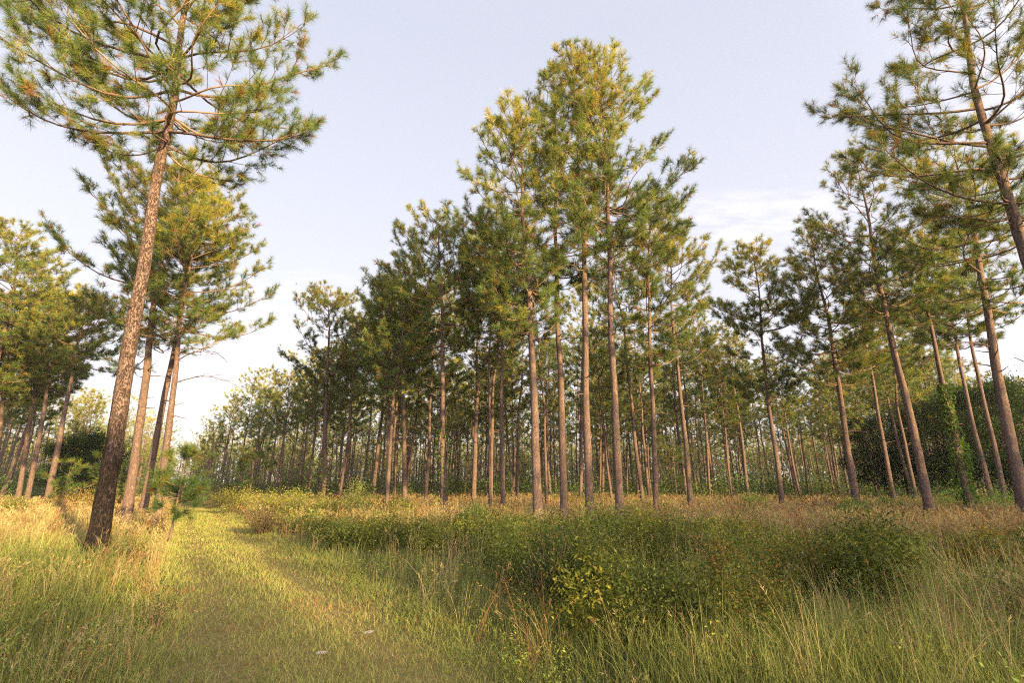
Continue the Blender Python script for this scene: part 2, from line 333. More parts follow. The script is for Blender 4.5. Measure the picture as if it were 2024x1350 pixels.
        for q_ in range(len(ll)):
            nt_ = max(2, int(ll[q_] * 8.0 * dens) + 2); x = np.append(rg.uniform(0.35, 1, nt_ - 1), 1.0)
            f = x * 4; i0 = np.clip(f.astype(int), 0, 3); fr = (f - i0)[:, None]
            bp = SP[q_, i0] * (1 - fr) + SP[q_, i0 + 1] * fr
            dd = unit(ld[q_] + rg.normal(size=(nt_, 3)) * 0.55 + np.array([0, 0, 0.45])); dd[-1] = unit(ld[q_] + [0, 0, .4])
            tl = rg.uniform(0.08, 0.38, nt_); tl[-1] = 0.08
            TB.append(bp); TP.append(bp + dd * tl[:, None]); TD.append(unit(dd + np.array([0, 0, 0.25]))); TH_.append(np.full(nt_, t))
    # leader tufts
    top = tp(H); TB.append(np.repeat(top[None], 5, 0)); dd = unit(rg.normal(size=(5, 3)) * 0.5 + [0, 0, 1]); TP.append(top + dd * 0.3); TD.append(dd); TH_.append(np.ones(5))
    TB, TP, TD, TH_ = map(np.concatenate, (TB, TP, TD, TH_))
    if hcut is not None:
        kp = TP[:, 2] < hcut; TB, TP, TD, TH_ = TB[kp], TP[kp], TD[kp], TH_[kp]
    tw = Bag(); v, q = tubes(np.concatenate(subP), np.concatenate(subR), 4); tw.add(v, q)
    PP = np.stack([TB, TP], 1); v, q = tubes(PP, np.full((len(TB), 2), 0.0045), 3); tw.add(v, q)
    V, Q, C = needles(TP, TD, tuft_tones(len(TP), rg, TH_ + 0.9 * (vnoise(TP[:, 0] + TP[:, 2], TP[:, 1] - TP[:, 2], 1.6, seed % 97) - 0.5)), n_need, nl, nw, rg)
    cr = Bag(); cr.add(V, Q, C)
    return trunk, branches, tw, cr
def build_pine(root, g, near=True, mat=None):
    trunk, br, tw, cr = g
    if near:
        t = trunk.out('trunk', mat or M_bark, root, True)
        big = sorted(br, key=lambda b: -b[0])
        for L, b in big[:16]: b.out('branch', M_bark, t, True)
        rest = tw
        for L, b in big[16:]: rest.add(np.concatenate(b.V), np.concatenate(b.Q))
        rest.out('twigs', M_twig, t, False)['kind'] = 'stuff'
    else:
        for L, b in br: trunk.add(b.V[0], b.Q[0])
        trunk.add(np.concatenate(tw.V), np.concatenate([q for q in tw.Q]))
        trunk.out('trunk', mat or M_bark, root, True)
    cr.out('crown', M_needle, root)

# ---- the individual pines of the photograph: (foot x, depth, top x, top y, crown-base y, crown radius, stem radius, label, extras)
def hero(fx, Y, tx, ty, cby, R, r0, label, H=None, **k):
    seed = k.pop('seed', int(abs(fx) * 7 + Y))
    mat = k.pop('mat', None)
    u = (fx - 1012) / F
    foot_y = 961 + 995 * (CH - 0.1) / Y
    foot = at(fx, foot_y, Y); foot[2] = gz(foot[0], foot[1])
    top = at(tx, ty, Y)
    lean = (top[0] - foot[0], 0.0); Ht = top[2] - foot[2]
    if H is not None: lean = (lean[0] * H / Ht, 0); Ht = H
    cbz = at(tx, cby, Y)[2] - foot[2]
    near = Y < 27
    kw = dict(n_need=48 if Y < 14 else 30, sub=3.5 if Y < 14 else 2.8, nw=0.0072 if Y < 14 else 0.0125, nl=0.195 if Y < 14 else 0.22, sides=24 if Y < 14 else 12)
    if not near: kw.update(n_need=20, nw=0.020, nl=0.24, sides=9)
    kw.update(k)
    root = thing('pine_tree', label, 'pine tree', foot)
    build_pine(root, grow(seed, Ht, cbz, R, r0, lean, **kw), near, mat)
    HP.append((foot[0], foot[1]))
    return root
HP = []
hero(190, 10.9, 350, 130, 290, 4.3, 0.188, 'largest left pine with scorched black foot, leaning over the lane verge', H=19.5, mat=M_burnt, wob=0.18, dens=1.0, whorl=0.5,
     limbs=((11.3, 2.75, 5.6, 0.45), (12.0, 0.25, 4.2, 0.35), (10.6, 0.0, 3.8, -0.1), (11.9, 4.4, 3.6, 0.5), (10.6, 3.3, 4.0, 0.0), (10.2, 0.1, 3.3, 0.0)))
hero(2205, 10.3, 1905, 50, 430, 3.2, 0.175, 'near pine leaning in from the right edge, its foot out of the picture', H=17, wob=0.15, dens=1.0, whorl=0.52,
     limbs=((9.8, 3.1, 3.5, 0.35), (8.9, 2.9, 3.1, 0.15), (8.0, 3.3, 3.3, 0.2)))
hero(248, 21, 352, 300, 700, 3.5, 0.20, 'thick pine directly right of the scorched one, green crown spreading left', asym=(-0.35, 0))
hero(281, 23, 402, 345, 640, 3.1, 0.17, 'middle one of three slender pines behind the scorched pine', asym=(0.15, 0))
hero(308, 21, 392, 410, 700, 3.3, 0.16, 'pine nearest the left side of the lane, golden crown reaching over the gap', asym=(0.2, 0), snags=((5.9, 0.1, 2.5, 0.0), (6.9, -0.3, 2.2, 0.05), (7.4, 0.5, 1.8, -0.05)))
hero(90, 31, 170, 600, 740, 3.6, 0.20, 'straight pine just left of the scorched one, crown merging with dark oak')
hero(50, 33, 128, 585, 770, 3.4, 0.17, 'thin pine second from the left of the dark round oak')
hero(32, 34, 98, 600, 790, 3.4, 0.17, 'thin leaning pine third from the left of the dark oak')
hero(-70, 30, 48, 455, 690, 3.8, 0.20, 'golden crowned pine cut by the left edge of the picture')
hero(-20, 33, 30, 600, 800, 3.4, 0.18, 'short pine at the left edge under the golden crown')
hero(640, 36, 650, 575, 770, 3.7, 0.20, 'tall pine standing alone above the bright bushes beside the lane')
hero(879, 24, 868, 425, 700, 3.3, 0.185, 'pine with leafy creeper around its stem left of the central clump', asym=(-0.1, 0))
hero(1065, 17, 1030, 228, 660, 2.5, 0.17, 'leftmost thick pine of the central clump, dense dark crown', asym=(-0.35, 0))
hero(1115, 18.5, 1092, 165, 600, 2.4, 0.15, 'second pine of the central clump, with orange lit lower stem', whorl=0.6)
hero(1167, 17, 1140, 100, 540, 2.45, 0.155, 'tallest pine in the central clump, third stem along', dens=1.15)
hero(1226, 17, 1188, 118, 560, 2.6, 0.15, 'rightmost thick pine of the central clump, limb reaching right', asym=(0.25, 0), limbs=((12.2, 0.15, 4.4, 0.45),))
hero(1297, 22, 1278, 385, 720, 2.8, 0.135, 'slim pine just right of the central clump, blackened lower stem', mat=M_bark_b)
hero(1367, 25, 1318, 465, 720, 3.4, 0.14, 'slim slanting pine with golden crown, second right of the clump')
hero(995, 24, 985, 400, 690, 3.0, 0.13, 'slim pine in straw grass left of the central clump')
hero(969, 25, 968, 450, 720, 2.4, 0.085, 'very thin pole of a pine beside the slim one in straw grass')
hero(800, 29, 795, 520, 760, 3.4, 0.15, 'sunlit stem pine between creeper pine and lone lane pine')
hero(765, 31, 772, 560, 780, 3.2, 0.13, 'slender pine right behind the bushes by the lane bend')
hero(1548, 28, 1484, 488, 780, 3.1, 0.15, 'open crowned pine standing clear against the sky gap')
hero(1697, 25, 1606, 455, 760, 3.1, 0.175, 'narrow topped pine right of the open crowned one')
hero(1842, 21.5, 1688, 312, 640, 3.3, 0.19, 'tall slanting pine with thin sunlit top, right part of the meadow', dens=0.8)
hero(1922, 23, 1800, 470, 640, 3.3, 0.165, 'pine wrapped in green vine up its stem')
hero(2032, 18.5, 1885, 280, 610, 3.6, 0.215, 'thick pine near right edge with forked bough below its crown', snags=((6.7, 3.1, 1.8, 0.05), (5.9, 2.7, 1.2, 0.1)))
hero(1965, 32, 1840, 480, 680, 3.3, 0.17, 'left one of two parallel pines before the dark oak')
hero(1990, 32, 1880, 470, 680, 3.3, 0.17, 'right one of two parallel pines before the dark oak')
hero(1770, 31, 1690, 560, 760, 3.0, 0.15, 'pine behind the tall slanting one, left of the dark oak')

# ---- shared trees of the wood behind
protos = []
def proto(seed, H, cb, R, r0, lod):
    k = dict(n_need=15, nw=0.026, nl=0.25, sides=8, sub=2.2, dens=0.8) if lod == 0 else dict(n_need=9, nw=0.045, nl=0.3, sides=6, sub=1.7, dens=0.6, dead=3)
    rg = np.random.default_rng(seed)
    return grow(seed, H, cb, R, r0, (rg.normal() * 0.5, rg.normal() * 0.5), wob=0.2, **k)
MID = [proto(100 + i, h, c, r, q, 0) for i, (h, c, r, q) in enumerate([(17, 8.4, 2.9, .16), (18, 9.4, 3.1, .17), (15.5, 7.4, 2.7, .13), (16.5, 9.6, 2.5, .12), (18.5, 8.3, 3.4, .18), (14.5, 6.8, 2.4, .10)])]
FAR = [proto(200 + i, h, c, r, q, 1) for i, (h, c, r, q) in enumerate([(17, 8.2, 3.1, .16), (18, 9.4, 3.1, .17), (15.5, 7.2, 2.8, .15), (16, 9.0, 2.7, .13)])]
SX = [-200, 0, 100, 190, 240, 345, 362, 375, 392, 450, 500, 560, 620, 700, 760, 830, 900, 1000, 1300, 1380, 1400, 1430, 1500, 1545, 1590, 1640, 1700, 1800, 1900, 2030, 2300]
SY = [600, 640, 650, 760, 800, 830, 930, 935, 870, 800, 735, 715, 700, 650, 590, 560, 500, 480, 500, 640, 665, 640, 660, 745, 735, 690, 610, 560, 530, 450, 400]
cand = []
G = 4.4
for i in range(-60, 60):
    for j in range(4, 45):
        # planted rows run roughly along the lane
        a, b = i * G, j * 3.9
        x = a * 0.834 - b * 0.551; y = a * 0.551 + b * 0.834
        jx, jy = (rng.random(2) - 0.5) * 3.0
        x += jx; y += jy
        if y < 23.5 or y > 125: continue
        s = float(sidepath(x, y))
        if -4.5 < s < 4.0: continue
        if abs(x) > y * 1.18 + 4: continue
        if min(math.hypot(x - p, y - q) for p, q in HP) < 2.4: continue
        # the grassy opening on the right
        if y < 33 and (x > 9 or (y < 27 and rng.random() < 0.4) or rng.random() < 0.25): continue
        if y < 38 and 8 < x < 40 and rng.random() < 0.55: continue
        if rng.random() < 0.10 + 0.35 * (float(vnoise(x, y, 11, 77)) > 0.62): continue
        cand.append((math.hypot(x, y), x, y))
cand.sort()
counts = {}
far_list = []; placed = 0
first = {}
for d, x, y in cand:
    lod = 0 if y < 52 else 1; bank_ = MID if lod == 0 else FAR; idx = rng.integers(len(bank_))
    H = (17, 18, 15.5, 16.5, 18.5, 14.5)[idx] if lod == 0 else (17, 18, 15.5, 16)[idx]
    s = rng.uniform(0.74, 1.1); z = float(gz(x, y)) - 0.05
    px, py = project(np.array([x, y, z + H * s])); lim = np.interp(px, SX, SY)
    if py < lim:                                # too tall for the skyline here: a shorter tree grows, or none
        Z = at(px, lim + rng.uniform(0, 14), y)[2]; s2 = (Z - z) / H
        if s2 < 0.62: continue
        s = s2
    px0, _ = project(np.array([x, y, 5.0]))
    if placed >= 250 or y > 88 or px0 < -60 or px0 > 2090:
        far_list.append((x, y, z, s)); continue
    side = float(sidepath(x, y)) < 0
    if side: lab, grp = 'slim hazy pine among the many left of the lane, behind the scorched pine', 'hazy pines left of the lane'
    elif px0 < 620: lab, grp = 'pine in the crowded far row where the lane bends away', 'pines in the far row by the lane bend'
    elif px0 < 1000: lab, grp = 'slim pine in the dense stand behind the creeper pine', 'pines in the stand behind the creeper pine'
    elif px0 < 1400: lab, grp = 'slim pine in the shady stand behind the central clump', 'pines in the stand behind the central clump'
    elif px0 < 1700: lab, grp = 'slim pine in the stand under the open sky gap', 'pines in the stand under the sky gap'
    else: lab, grp = 'slim pine in the shady stand around the dark oak', 'pines in the stand around the dark oak'
    key = (lod, int(idx)); rz = rng.random() * 6.28
    if key not in first:
        r = thing('pine_tree', lab, 'pine tree', (x, y, z), rz, grp, s); build_pine(r, bank_[idx], False); first[key] = r
        if lod == 0: pass
    else: dup(first[key], (x, y, z), rz, s, lab, grp)
    placed += 1
print('placed', placed, 'far', len(far_list))

# ---- the wood one cannot count any more: beyond the rows, and standing behind and beside the photographer
def merged(g, x, y, z, s, rz):
    trunk, br, tw, cr = g
    R_ = np.array([[cos(rz), -sin(rz), 0], [sin(rz), cos(rz), 0], [0, 0, 1]]) * s
    tv = trunk.V[0] if len(trunk.V) == 1 else np.concatenate(trunk.V)
    return tv @ R_.T + [x, y, z], np.concatenate(trunk.Q), np.concatenate(cr.V) @ R_.T + [x, y, z], np.concatenate(cr.Q), np.concatenate(cr.C)
LOW = []
for i, (h, c, r) in enumerate([(17, 8, 3.3), (18, 9, 3.5), (15.5, 8, 3.2), (13, 1.2, 3.6), (11, 0.8, 3.2)]):
    LOW.append(grow(300 + i, h, c, r, 0.17, (0.3, 0.2), wob=0.2, n_need=6, nw=0.06, nl=0.32, sides=5, sub=1.2, dens=0.5, whorl=0.75, per=3.0, dead=0))
for g in LOW:
    for L, b in g[1]: g[0].add(b.V[0], b.Q[0])
def wood(name, label, pts, pick=lambda k: k % 3):
    tb, cb_ = Bag(), Bag()
    for k, (x, y, z, s) in enumerate(pts):
        tv, tq, cv, cq, cc = merged(LOW[pick(k)], x, y, z, s, rng.random() * 6.28)
        tb.add(tv, tq); cb_.add(cv, cq, cc)
    o = bpy.data.objects.new(name, None); COL.objects.link(o); o['label'] = label; o['category'] = 'woodland'; o['kind'] = 'stuff'
    t = tb.out('trunk', M_bark, o, True); c = cb_.out('crown', M_needle, o)
    t['kind'] = 'stuff'; c['kind'] = 'stuff'
for k in range(760):
    a = rng.uniform(-0.95, 0.95); d = rng.uniform(112, 200); x, y = d * sin(a), d * cos(a)
    if abs(sidepath(x, y)) < 6 and y < 140: continue
    s = rng.uniform(0.8, 1.0); px, py = project(np.array([x, y, 17 * s])); lim = np.interp(px, SX, SY)
    if py < lim: s *= 0.9
    far_list.append((x, y, 0, s))
wood('woodland', 'far pine wood closing the view behind all the counted trees', far_list, lambda k: k % 3 if far_list[k][1] < 84 else (3, 4, 0, 3, 4, 3)[k % 6])
behind = []
ax = np.array([sdir[0], sdir[1]]) / np.hypot(sdir[0], sdir[1]); pe = np.array([-ax[1], ax[0]])
for k in range(520):
    dd = rng.uniform(50, 84); w_ = rng.uniform(-70, 75)
    p = ax * dd + pe * w_
    if p[1] > 0.6 * abs(p[0]) - 4: continue
    if abs((p[0] - 1.56 + .66 * p[1]) * .834) < 5: continue
    behind.append((p[0], p[1], 0, rng.uniform(0.85, 1.05)))
for k in range(52):
    p = ax * rng.uniform(24, 55) + pe * rng.uniform(6, 72)
    if p[1] > 0.6 * abs(p[0]) - 4: continue
    behind.append((p[0], p[1], 0, rng.uniform(0.7, 1.0)))
behind += [(18, -5, 0, 1.08), (22, -8, 0, 1.0), (26, -1, 0, 0.95)]
wood('woodland', 'pine wood beside and behind the viewer that shades the meadow', behind)

# ------------------------------------------------------------------ ground
def ground_mesh():
    xs = np.concatenate([np.linspace(-900, -60, 24), np.arange(-58, 58, 0.5), np.linspace(60, 900, 24)])
    ys = np.concatenate([np.linspace(-600, -20, 16), np.arange(-18, 2, 1.0), np.arange(2, 40, 0.25), np.arange(40, 90, 1.0), np.linspace(92, 1200, 30)])
    X, Y = np.meshgrid(xs, ys); Z = gz(X, Y); V = np.stack([X, Y, Z], -1).reshape(-1, 3)
    nx, ny = len(xs), len(ys); i = np.arange(ny - 1)[:, None] * nx + np.arange(nx - 1)[None]
    Q = np.stack([i, i + 1, i + nx + 1, i + nx], -1).reshape(-1, 4)
    s = np.abs(sidepath(V[:, 0], V[:, 1])); k = np.clip((s - 1.0) / 0.5, 0, 1)[:, None]
    n = vnoise(V[:, 0], V[:, 1], 2.0, 11)[:, None]
    lane = np.array([0.15, 0.125, 0.05]) * (0.85 + 0.3 * n); rough = np.array([0.085, 0.072, 0.038]) * (0.8 + 0.4 * n)
    return V, Q, lane * (1 - k) + rough * k
M_ground, t_, o_ = base_mat('forest_soil'); L = t_.links.new
at_ = N(t_, 'ShaderNodeAttribute', attribute_name='tone'); co = N(t_, 'ShaderNodeTexCoord')
nz = N(t_, 'ShaderNodeTexNoise'); nz.inputs['Scale'].default_value = 14; nz.inputs['Detail'].default_value = 8; L(co.outputs['Object'], nz.inputs[0])
mr = N(t_, 'ShaderNodeMapRange'); mr.inputs[3].default_value = 0.35; mr.inputs[4].default_value = 1.65; L(nz.outputs[0], mr.inputs[0])
hv = N(t_, 'ShaderNodeHueSaturation'); L(mr.outputs[0], hv.inputs['Value']); L(at_.outputs[0], hv.inputs['Color'])
df = N(t_, 'ShaderNodeBsdfDiffuse'); L(hv.outputs[0], df.inputs[0]); L(df.outputs[0], o_.inputs[0])
V, Q, C = ground_mesh(); g = mesh('ground', V, Q, M_ground, None, C, True); g['kind'] = 'structure'

# ------------------------------------------------------------------ grasses
def scatter(n, dmin, dmax, p=1.0, amax=52):
    """points in a fan before the viewer, density falling as distance**-p"""
    u = rng.random(n); q = 2 - p
    d = (dmin ** q + u * (dmax ** q - dmin ** q)) ** (1 / q) if abs(q) > 1e-6 else dmin * (dmax / dmin) ** u
    a = np.radians(rng.uniform(-amax, amax, n)); return d * np.sin(a), d * np.cos(a)
def blades(x, y, h, w, lean, col, droop=0.5, segs=3, tipw=0.15, az=None):
    n = len(x); z = gz(x, y); az = rng.random(n) * 2 * pi if az is None else az
    d = np.stack([np.cos(az), np.sin(az), np.zeros(n)], -1); f = rng.random(n) * pi
    sd = np.stack([np.cos(f), np.sin(f), np.zeros(n)], -1) * (w / 2)[:, None]
    B = np.stack([x, y, z - 0.01], -1); rows = []
    for k in range(segs + 1):
        t = k / segs
        c = B + np.array([0, 0, 1]) * (h * (t - droop * 0.35 * lean * t ** 3))[:, None] + d * (h * lean * (0.35 * t + 0.65 * t ** 2.4))[:, None]
        ww = (1 - t) ** 0.6 * (1 - tipw) + tipw
        rows.append(c - sd * ww); rows.append(c + sd * ww)
    V = np.stack(rows, 1).reshape(-1, 3); m = 2 * (segs + 1)
    q = np.array([[2 * k, 2 * k + 1, 2 * k + 3, 2 * k + 2] for k in range(segs)])
    Q = (np.arange(n)[:, None, None] * m + q[None]).reshape(-1, 4)
    return V, Q, np.repeat(col, m, 0)
def lodw(x, y, w0, d0=6.0): return w0 * np.maximum(1, np.hypot(x, y) / d0) ** 0.85
def mixc(a, b, t): return np.asarray(a) * (1 - t[:, None]) + np.asarray(b) * t[:, None]
C_OLIVE = (0.195, 0.22, 0.062); C_YG = (0.28, 0.295, 0.088); C_GRN = (0.185, 0.215, 0.056); C_BGRN = (0.29, 0.315, 0.11); C_TAN = (0.42, 0.315, 0.155); C_RUSTG = (0.27, 0.14, 0.07); C_STRAW = (0.40, 0.335, 0.175)
def tall(x, y): return vnoise(x, y, 1.7, 21)
# short turf of the lane
def s_of(x, y): return sidepath(x, y)
x, y = scatter(420000, 3.6, 48, 1.25); s = s_of(x, y); k = np.abs(s) < 1.55 + 0.3 * (vnoise(x, y, 0.8, 2) - .5); x, y = x[k], y[k]
n = len(x); t = vnoise(x, y, 0.9, 4) * 0.6 + 0.4 * rng.random(n)
col = mixc(C_OLIVE, C_YG, t); r_ = (rng.random(n) < 0.14)[:, None]; col = np.where(r_, np.array(C_TAN) * 0.9, col)
rust = (vnoise(x, y, 0.55, 31) > 0.78)[:, None] & (rng.random((n, 1)) < .28); col = np.where(rust, C_RUSTG, col)
gr = (vnoise(x, y, 0.45, 36) > 0.68)[:, None] & (rng.random((n, 1)) < .6); col = np.where(gr, np.array(C_GRN) * 1.2, col)
h = (0.045 + 0.06 * rng.random(n)) * (0.7 + 0.7 * vnoise(x, y, 0.5, 6))
h *= 1 + 0.9 * np.clip((np.abs(s_of(x, y)) - 0.95) / 0.5, 0, 1)
rut = np.exp(-((np.abs(s_of(x, y)) - 0.62) / 0.17) ** 2); h *= 1 - 0.3 * rut
worn = (rng.random(n) < 0.28 * rut * (0.4 + vnoise(x, y, 0.6, 38)))[:, None]; col = np.where(worn, np.array(C_TAN) * 0.75, col)
V, Q, C = blades(x, y, h, lodw(x, y, 0.0055), rng.uniform(0.2, 1.1, n), col * (0.8 + 0.4 * rng.random((n, 1))), segs=2)
o = mesh('lane_turf', V, Q, M_grass, None, C); o['kind'] = 'stuff'; o['label'] = 'short olive turf of the mown lane'; o['category'] = 'grass'
print('turf', n)
# under layer of green grass and forbs everywhere off the lane
x, y = scatter(320000, 3.6, 75, 1.35); s = s_of(x, y); k = np.abs(s) > 1.15; x, y, s = x[k], y[k], s[k]; n = len(x)
d = np.hypot(x, y); fade = np.clip((np.abs(s) - 1.1) / 1.0, 0.25, 1)
t = vnoise(x, y, 1.3, 9)
col = mixc(C_GRN, C_OLIVE, t) * (0.55 + 0.75 * rng.random((n, 1)))
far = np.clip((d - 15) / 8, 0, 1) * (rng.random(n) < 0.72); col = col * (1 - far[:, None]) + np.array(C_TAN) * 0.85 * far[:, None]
h = (0.14 + 0.3 * rng.random(n)) * fade * (0.6 + 0.8 * tall(x, y)) * np.where((s > 1.8) & (d > 6.8) & (d < 19), 0.45, 1)
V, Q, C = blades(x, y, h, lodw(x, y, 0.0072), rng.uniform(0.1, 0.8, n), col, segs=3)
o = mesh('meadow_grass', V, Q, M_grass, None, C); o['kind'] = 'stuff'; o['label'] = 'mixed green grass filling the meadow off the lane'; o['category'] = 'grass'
# tall green blades, in clumps
nc = 9000; cx, cy = scatter(nc, 3.8, 34, 1.0); s = s_of(cx, cy)
pr = np.where(s > 0, np.clip((s - 1.3) / 0.5, 0, 1) * (0.35 + 0.9 * (vnoise(cx, cy, 2.2, 41) > 0.42)), 0.75 * (s < -1.3)) * np.where(np.hypot(cx, cy) < 6.2, 1, np.where(np.hypot(cx, cy) < 9, 0.6, 0.25))
k = rng.random(nc) < pr; cx, cy = cx[k], cy[k]; m = 10
x = np.repeat(cx, m) + rng.normal(size=len(cx) * m) * 0.07; y = np.repeat(cy, m) + rng.normal(size=len(cx) * m) * 0.07; n = len(x)
hc = np.repeat(rng.uniform(0.35, 0.95, len(cx)) * (0.4 + 1.0 * vnoise(cx, cy, 0.9, 47)), m) * np.clip(0.55 + 0.2 * (np.abs(s_of(x, y)) - 1), .5, 1); tc_ = np.repeat(rng.random(len(cx)), m)
col = mixc(C_GRN, C_BGRN, tc_) * (0.55 + 0.75 * rng.random((n, 1)))
ty = (rng.random(n) < 0.24)[:, None]; col = np.where(ty, np.array(C_TAN) * 0.9, col)
V, Q, C = blades(x, y, hc * rng.uniform(0.35, 1, n), lodw(x, y, 0.0056), rng.uniform(0.02, 0.75, n) ** 1.5, col, segs=4, tipw=0.1)
o = mesh('tall_grass', V, Q, M_grass, None, C); o['kind'] = 'stuff'; o['label'] = 'tall fresh green grass blades in clumps'; o['category'] = 'grass'
# dry tan bunch grass with feathery heads
nc = 15000; cx, cy = scatter(nc, 3.9, 60, 0.9); s = s_of(cx, cy); d = np.hypot(cx, cy)
left = s < -1.35; band = (s > 2.5) & (d > 16); corner = (cx > 3.6) & (d < 11) & (vnoise(cx, cy, 1.6, 45) > 0.45)
pr = np.where(left, 0.06 + 0.24 * (vnoise(cx, cy, 1.8, 44) > .45) + 0.30 * (d > 9), 0) + np.where(band, 0.85, 0) + np.where(corner, 0.55, 0) + np.where((s > 1.5), 0.13, 0)
k = rng.random(nc) < pr; k &= np.hypot(cx + 8.6, cy - 10.2) > 1.1; cx, cy = cx[k], cy[k]; m = 13
x = np.repeat(cx, m) + rng.normal(size=len(cx) * m) * 0.06; y = np.repeat(cy, m) + rng.normal(size=len(cx) * m) * 0.06; n = len(x)
hc = np.repeat(rng.uniform(0.4, 0.85, len(cx)), m); az = np.repeat(rng.random(len(cx)) * 6.28, m) + rng.normal(size=n) * 0.9
tc_ = np.repeat(rng.random(len(cx)), m); col = mixc(C_TAN, C_STRAW, tc_); rr = np.repeat(rng.random(len(cx)) < .25, m)[:, None]; col = np.where(rr, np.array(C_RUSTG) * 1.2, col) * (0.5 + 0.55 * rng.random((n, 1)))
hh = hc * rng.uniform(0.6, 1.1, n); ln = rng.uniform(0.05, 0.9, n) ** 1.3
V, Q, C = blades(x, y, hh, lodw(x, y, 0.0034), ln, col, segs=4, tipw=0.35, az=az)
B = Bag(); B.add(V, Q, C)
# seed heads: short bristles near the top of every second stem
top = V.reshape(n, 10, 3)[:, 6:, :].mean(1)[::2]; tp_ = V.reshape(n, 10, 3)[::2, 8:].mean(1); nh = 7
t = rng.random((len(top), nh, 1)); st = top[:, None] * (1 - t) + tp_[:, None] * t
dr = unit(rng.normal(size=(len(top), nh, 3)) * 0.5 + unit(tp_ - top)[:, None] * 1.2); ln_ = 0.035 * (lodw(x, y, 1.0)[::2] ** 0.5)[:, None, None]
tip = st + dr * ln_; wv = unit(np.cross(dr, rng.normal(size=dr.shape))) * (lodw(x, y, 0.002)[::2])[:, None, None]
VV = np.stack([st - wv, st + wv, tip + wv * .3, tip - wv * .3], 2).reshape(-1, 3)
B.add(VV, np.arange(len(VV)).reshape(-1, 4), np.repeat(col[::2] * 1.15, nh * 4, 0))
o = B.out('dry_grass', M_grass); o['kind'] = 'stuff'; o['label'] = 'dry tan bunch grass with feathery heads'; o['category'] = 'grass'
print('dry', n)

# ------------------------------------------------------------------ leafy undergrowth
def leaves(P, size, tone, up=0.5, rg=rng):
    n = len(P); nrm = unit(rg.normal(size=(n, 3)) + np.array([0, 0, up])); a, b = frames(nrm); f = (rg.random(n) * 2 * pi)[:, None]
    u = a * np.cos(f) + b * np.sin(f); v = np.cross(nrm, u); s = np.asarray(size).reshape(-1, 1) * (0.7 + 0.6 * rg.random((n, 1)))
    V = np.stack([P - u * s, P - v * s * 0.38 + nrm * s * 0.1, P + u * s, P + v * s * 0.38 + nrm * s * 0.1], 1).reshape(-1, 3)
    return V, np.arange(4 * n).reshape(-1, 4), np.repeat(tone, 4, 0)
def bush(rg, w, h, stems, per, size, c1, c2, spread=0.10):
    """arching stems carrying leaves; returns stems (V,Q) and leaves (V,Q,C) around the origin"""
    az = rg.random(stems) * 2 * pi; r = np.sqrt(rg.random(stems)); L = h * (1.05 - 0.45 * r ** 2) * rg.uniform(0.7, 1.12, stems)
    t = np.linspace(0, 1, 6); d = np.stack([np.cos(az), np.sin(az)], -1)
    P = np.zeros((stems, 6, 3)); P[..., :2] = d[:, None] * (w * r[:, None] * (0.25 + 0.75 * t ** 1.3))[..., None]; P[..., 2] = L[:, None] * t ** 0.85
    P += rg.normal(size=P.shape) * 0.03 * h * t[None, :, None]
    sv, sq = tubes(P, np.full((stems, 6), 0.004 + 0.004 * h) * (1.1 - t), 4)
    u = rg.random((stems, per)) ** 0.6 * 5; i = np.clip(u.astype(int), 0, 4); f = (u - i)[..., None]; k = np.arange(stems)[:, None]
    lp = P[k, i] * (1 - f) + P[k, i + 1] * f + rg.normal(size=(stems, per, 3)) * spread
    lp[..., 2] = np.maximum(lp[..., 2], 0.03)
    tn = rg.random((stems, 1, 1)) * 0.7 + rg.random((stems, per, 1)) * 0.3
    col = (np.asarray(c1) * (1 - tn) + np.asarray(c2) * tn).reshape(-1, 3)
    lv = leaves(lp.reshape(-1, 3), size, col, 0.6, rg)
    return (sv, sq), lv
D1, D2 = (0.055, 0.080, 0.024), (0.19, 0.205, 0.048)
B = Bag()
# low shrub cover: right of the lane and into the wood
nb = 0
def cover(n, dmin, dmax, p, accept, w, h, stems, per, size, c1, c2, B):
    global nb
    cx, cy = scatter(n, dmin, dmax, p)
    for X, Y in zip(cx, cy):
        if not accept(X, Y): continue
        rg = np.random.default_rng(int(rng.integers(1e9))); k = rg.uniform(0.7, 1.35); dist = math.hypot(X, Y)
        sz = size * rg.uniform(0.6, 1.3) * max(1, dist / 9) ** 0.8; pe = int(per * max(0.22, min(1, (9 / dist)) ** 1.1))
        hk = (1.5 if dist > 60 and rg.random() < 0.15 else 1) * (0.35 + 1.2 * float(vnoise(X, Y, 1.2, 61))) * float(np.interp(dist, [0, 9, 14, 18, 30], [1, 1.1, .55, .5, 1.0]))
        _, (V, Q, C) = bush(rg, w * k, h * k * hk, max(5, int(stems * min(1, 14 / dist))), max(6, pe), sz, c1, c2, 0.05 + 0.004 * dist)
        tn = rng.random(); C = C * rg.uniform(0.45, 1.35) * (0.6 + 0.8 * np.repeat(rg.random((len(C) // 4, 1)), 4, 0))
        if tn < 0.07: C = C * [1.5, 0.85, 0.8]
        elif tn > 0.8: C = C * [1.45, 1.3, 0.9]
        B.add(V + [X, Y, float(gz(X, Y))], Q, C); nb += 1
def acc_right(X, Y):
    s = float(s_of(X, Y)); d = math.hypot(X, Y)
    if s < 2.2: return False
    v = float(vnoise(X, Y, 2.4, 51))
    v = 0.6 * v + 0.4 * float(vnoise(X, Y, 0.9, 54)) - (0 if -0.08 < X / Y < 0.72 else 0.17) * (d < 13)
    if d < 8.5: return v + rng.normal() * 0.06 > 0.57 - 0.07 * (d - 5)
    if d < 16.5: return v > (0.36 if d < 13 else 0.38)
    if X < -4 and s < 9: return v > 0.2
    return v > 0.75
cover(2500, 5.0, 30, 1.05, acc_right, 0.40, 0.68, 26, 46, 0.022, D1, D2, B)
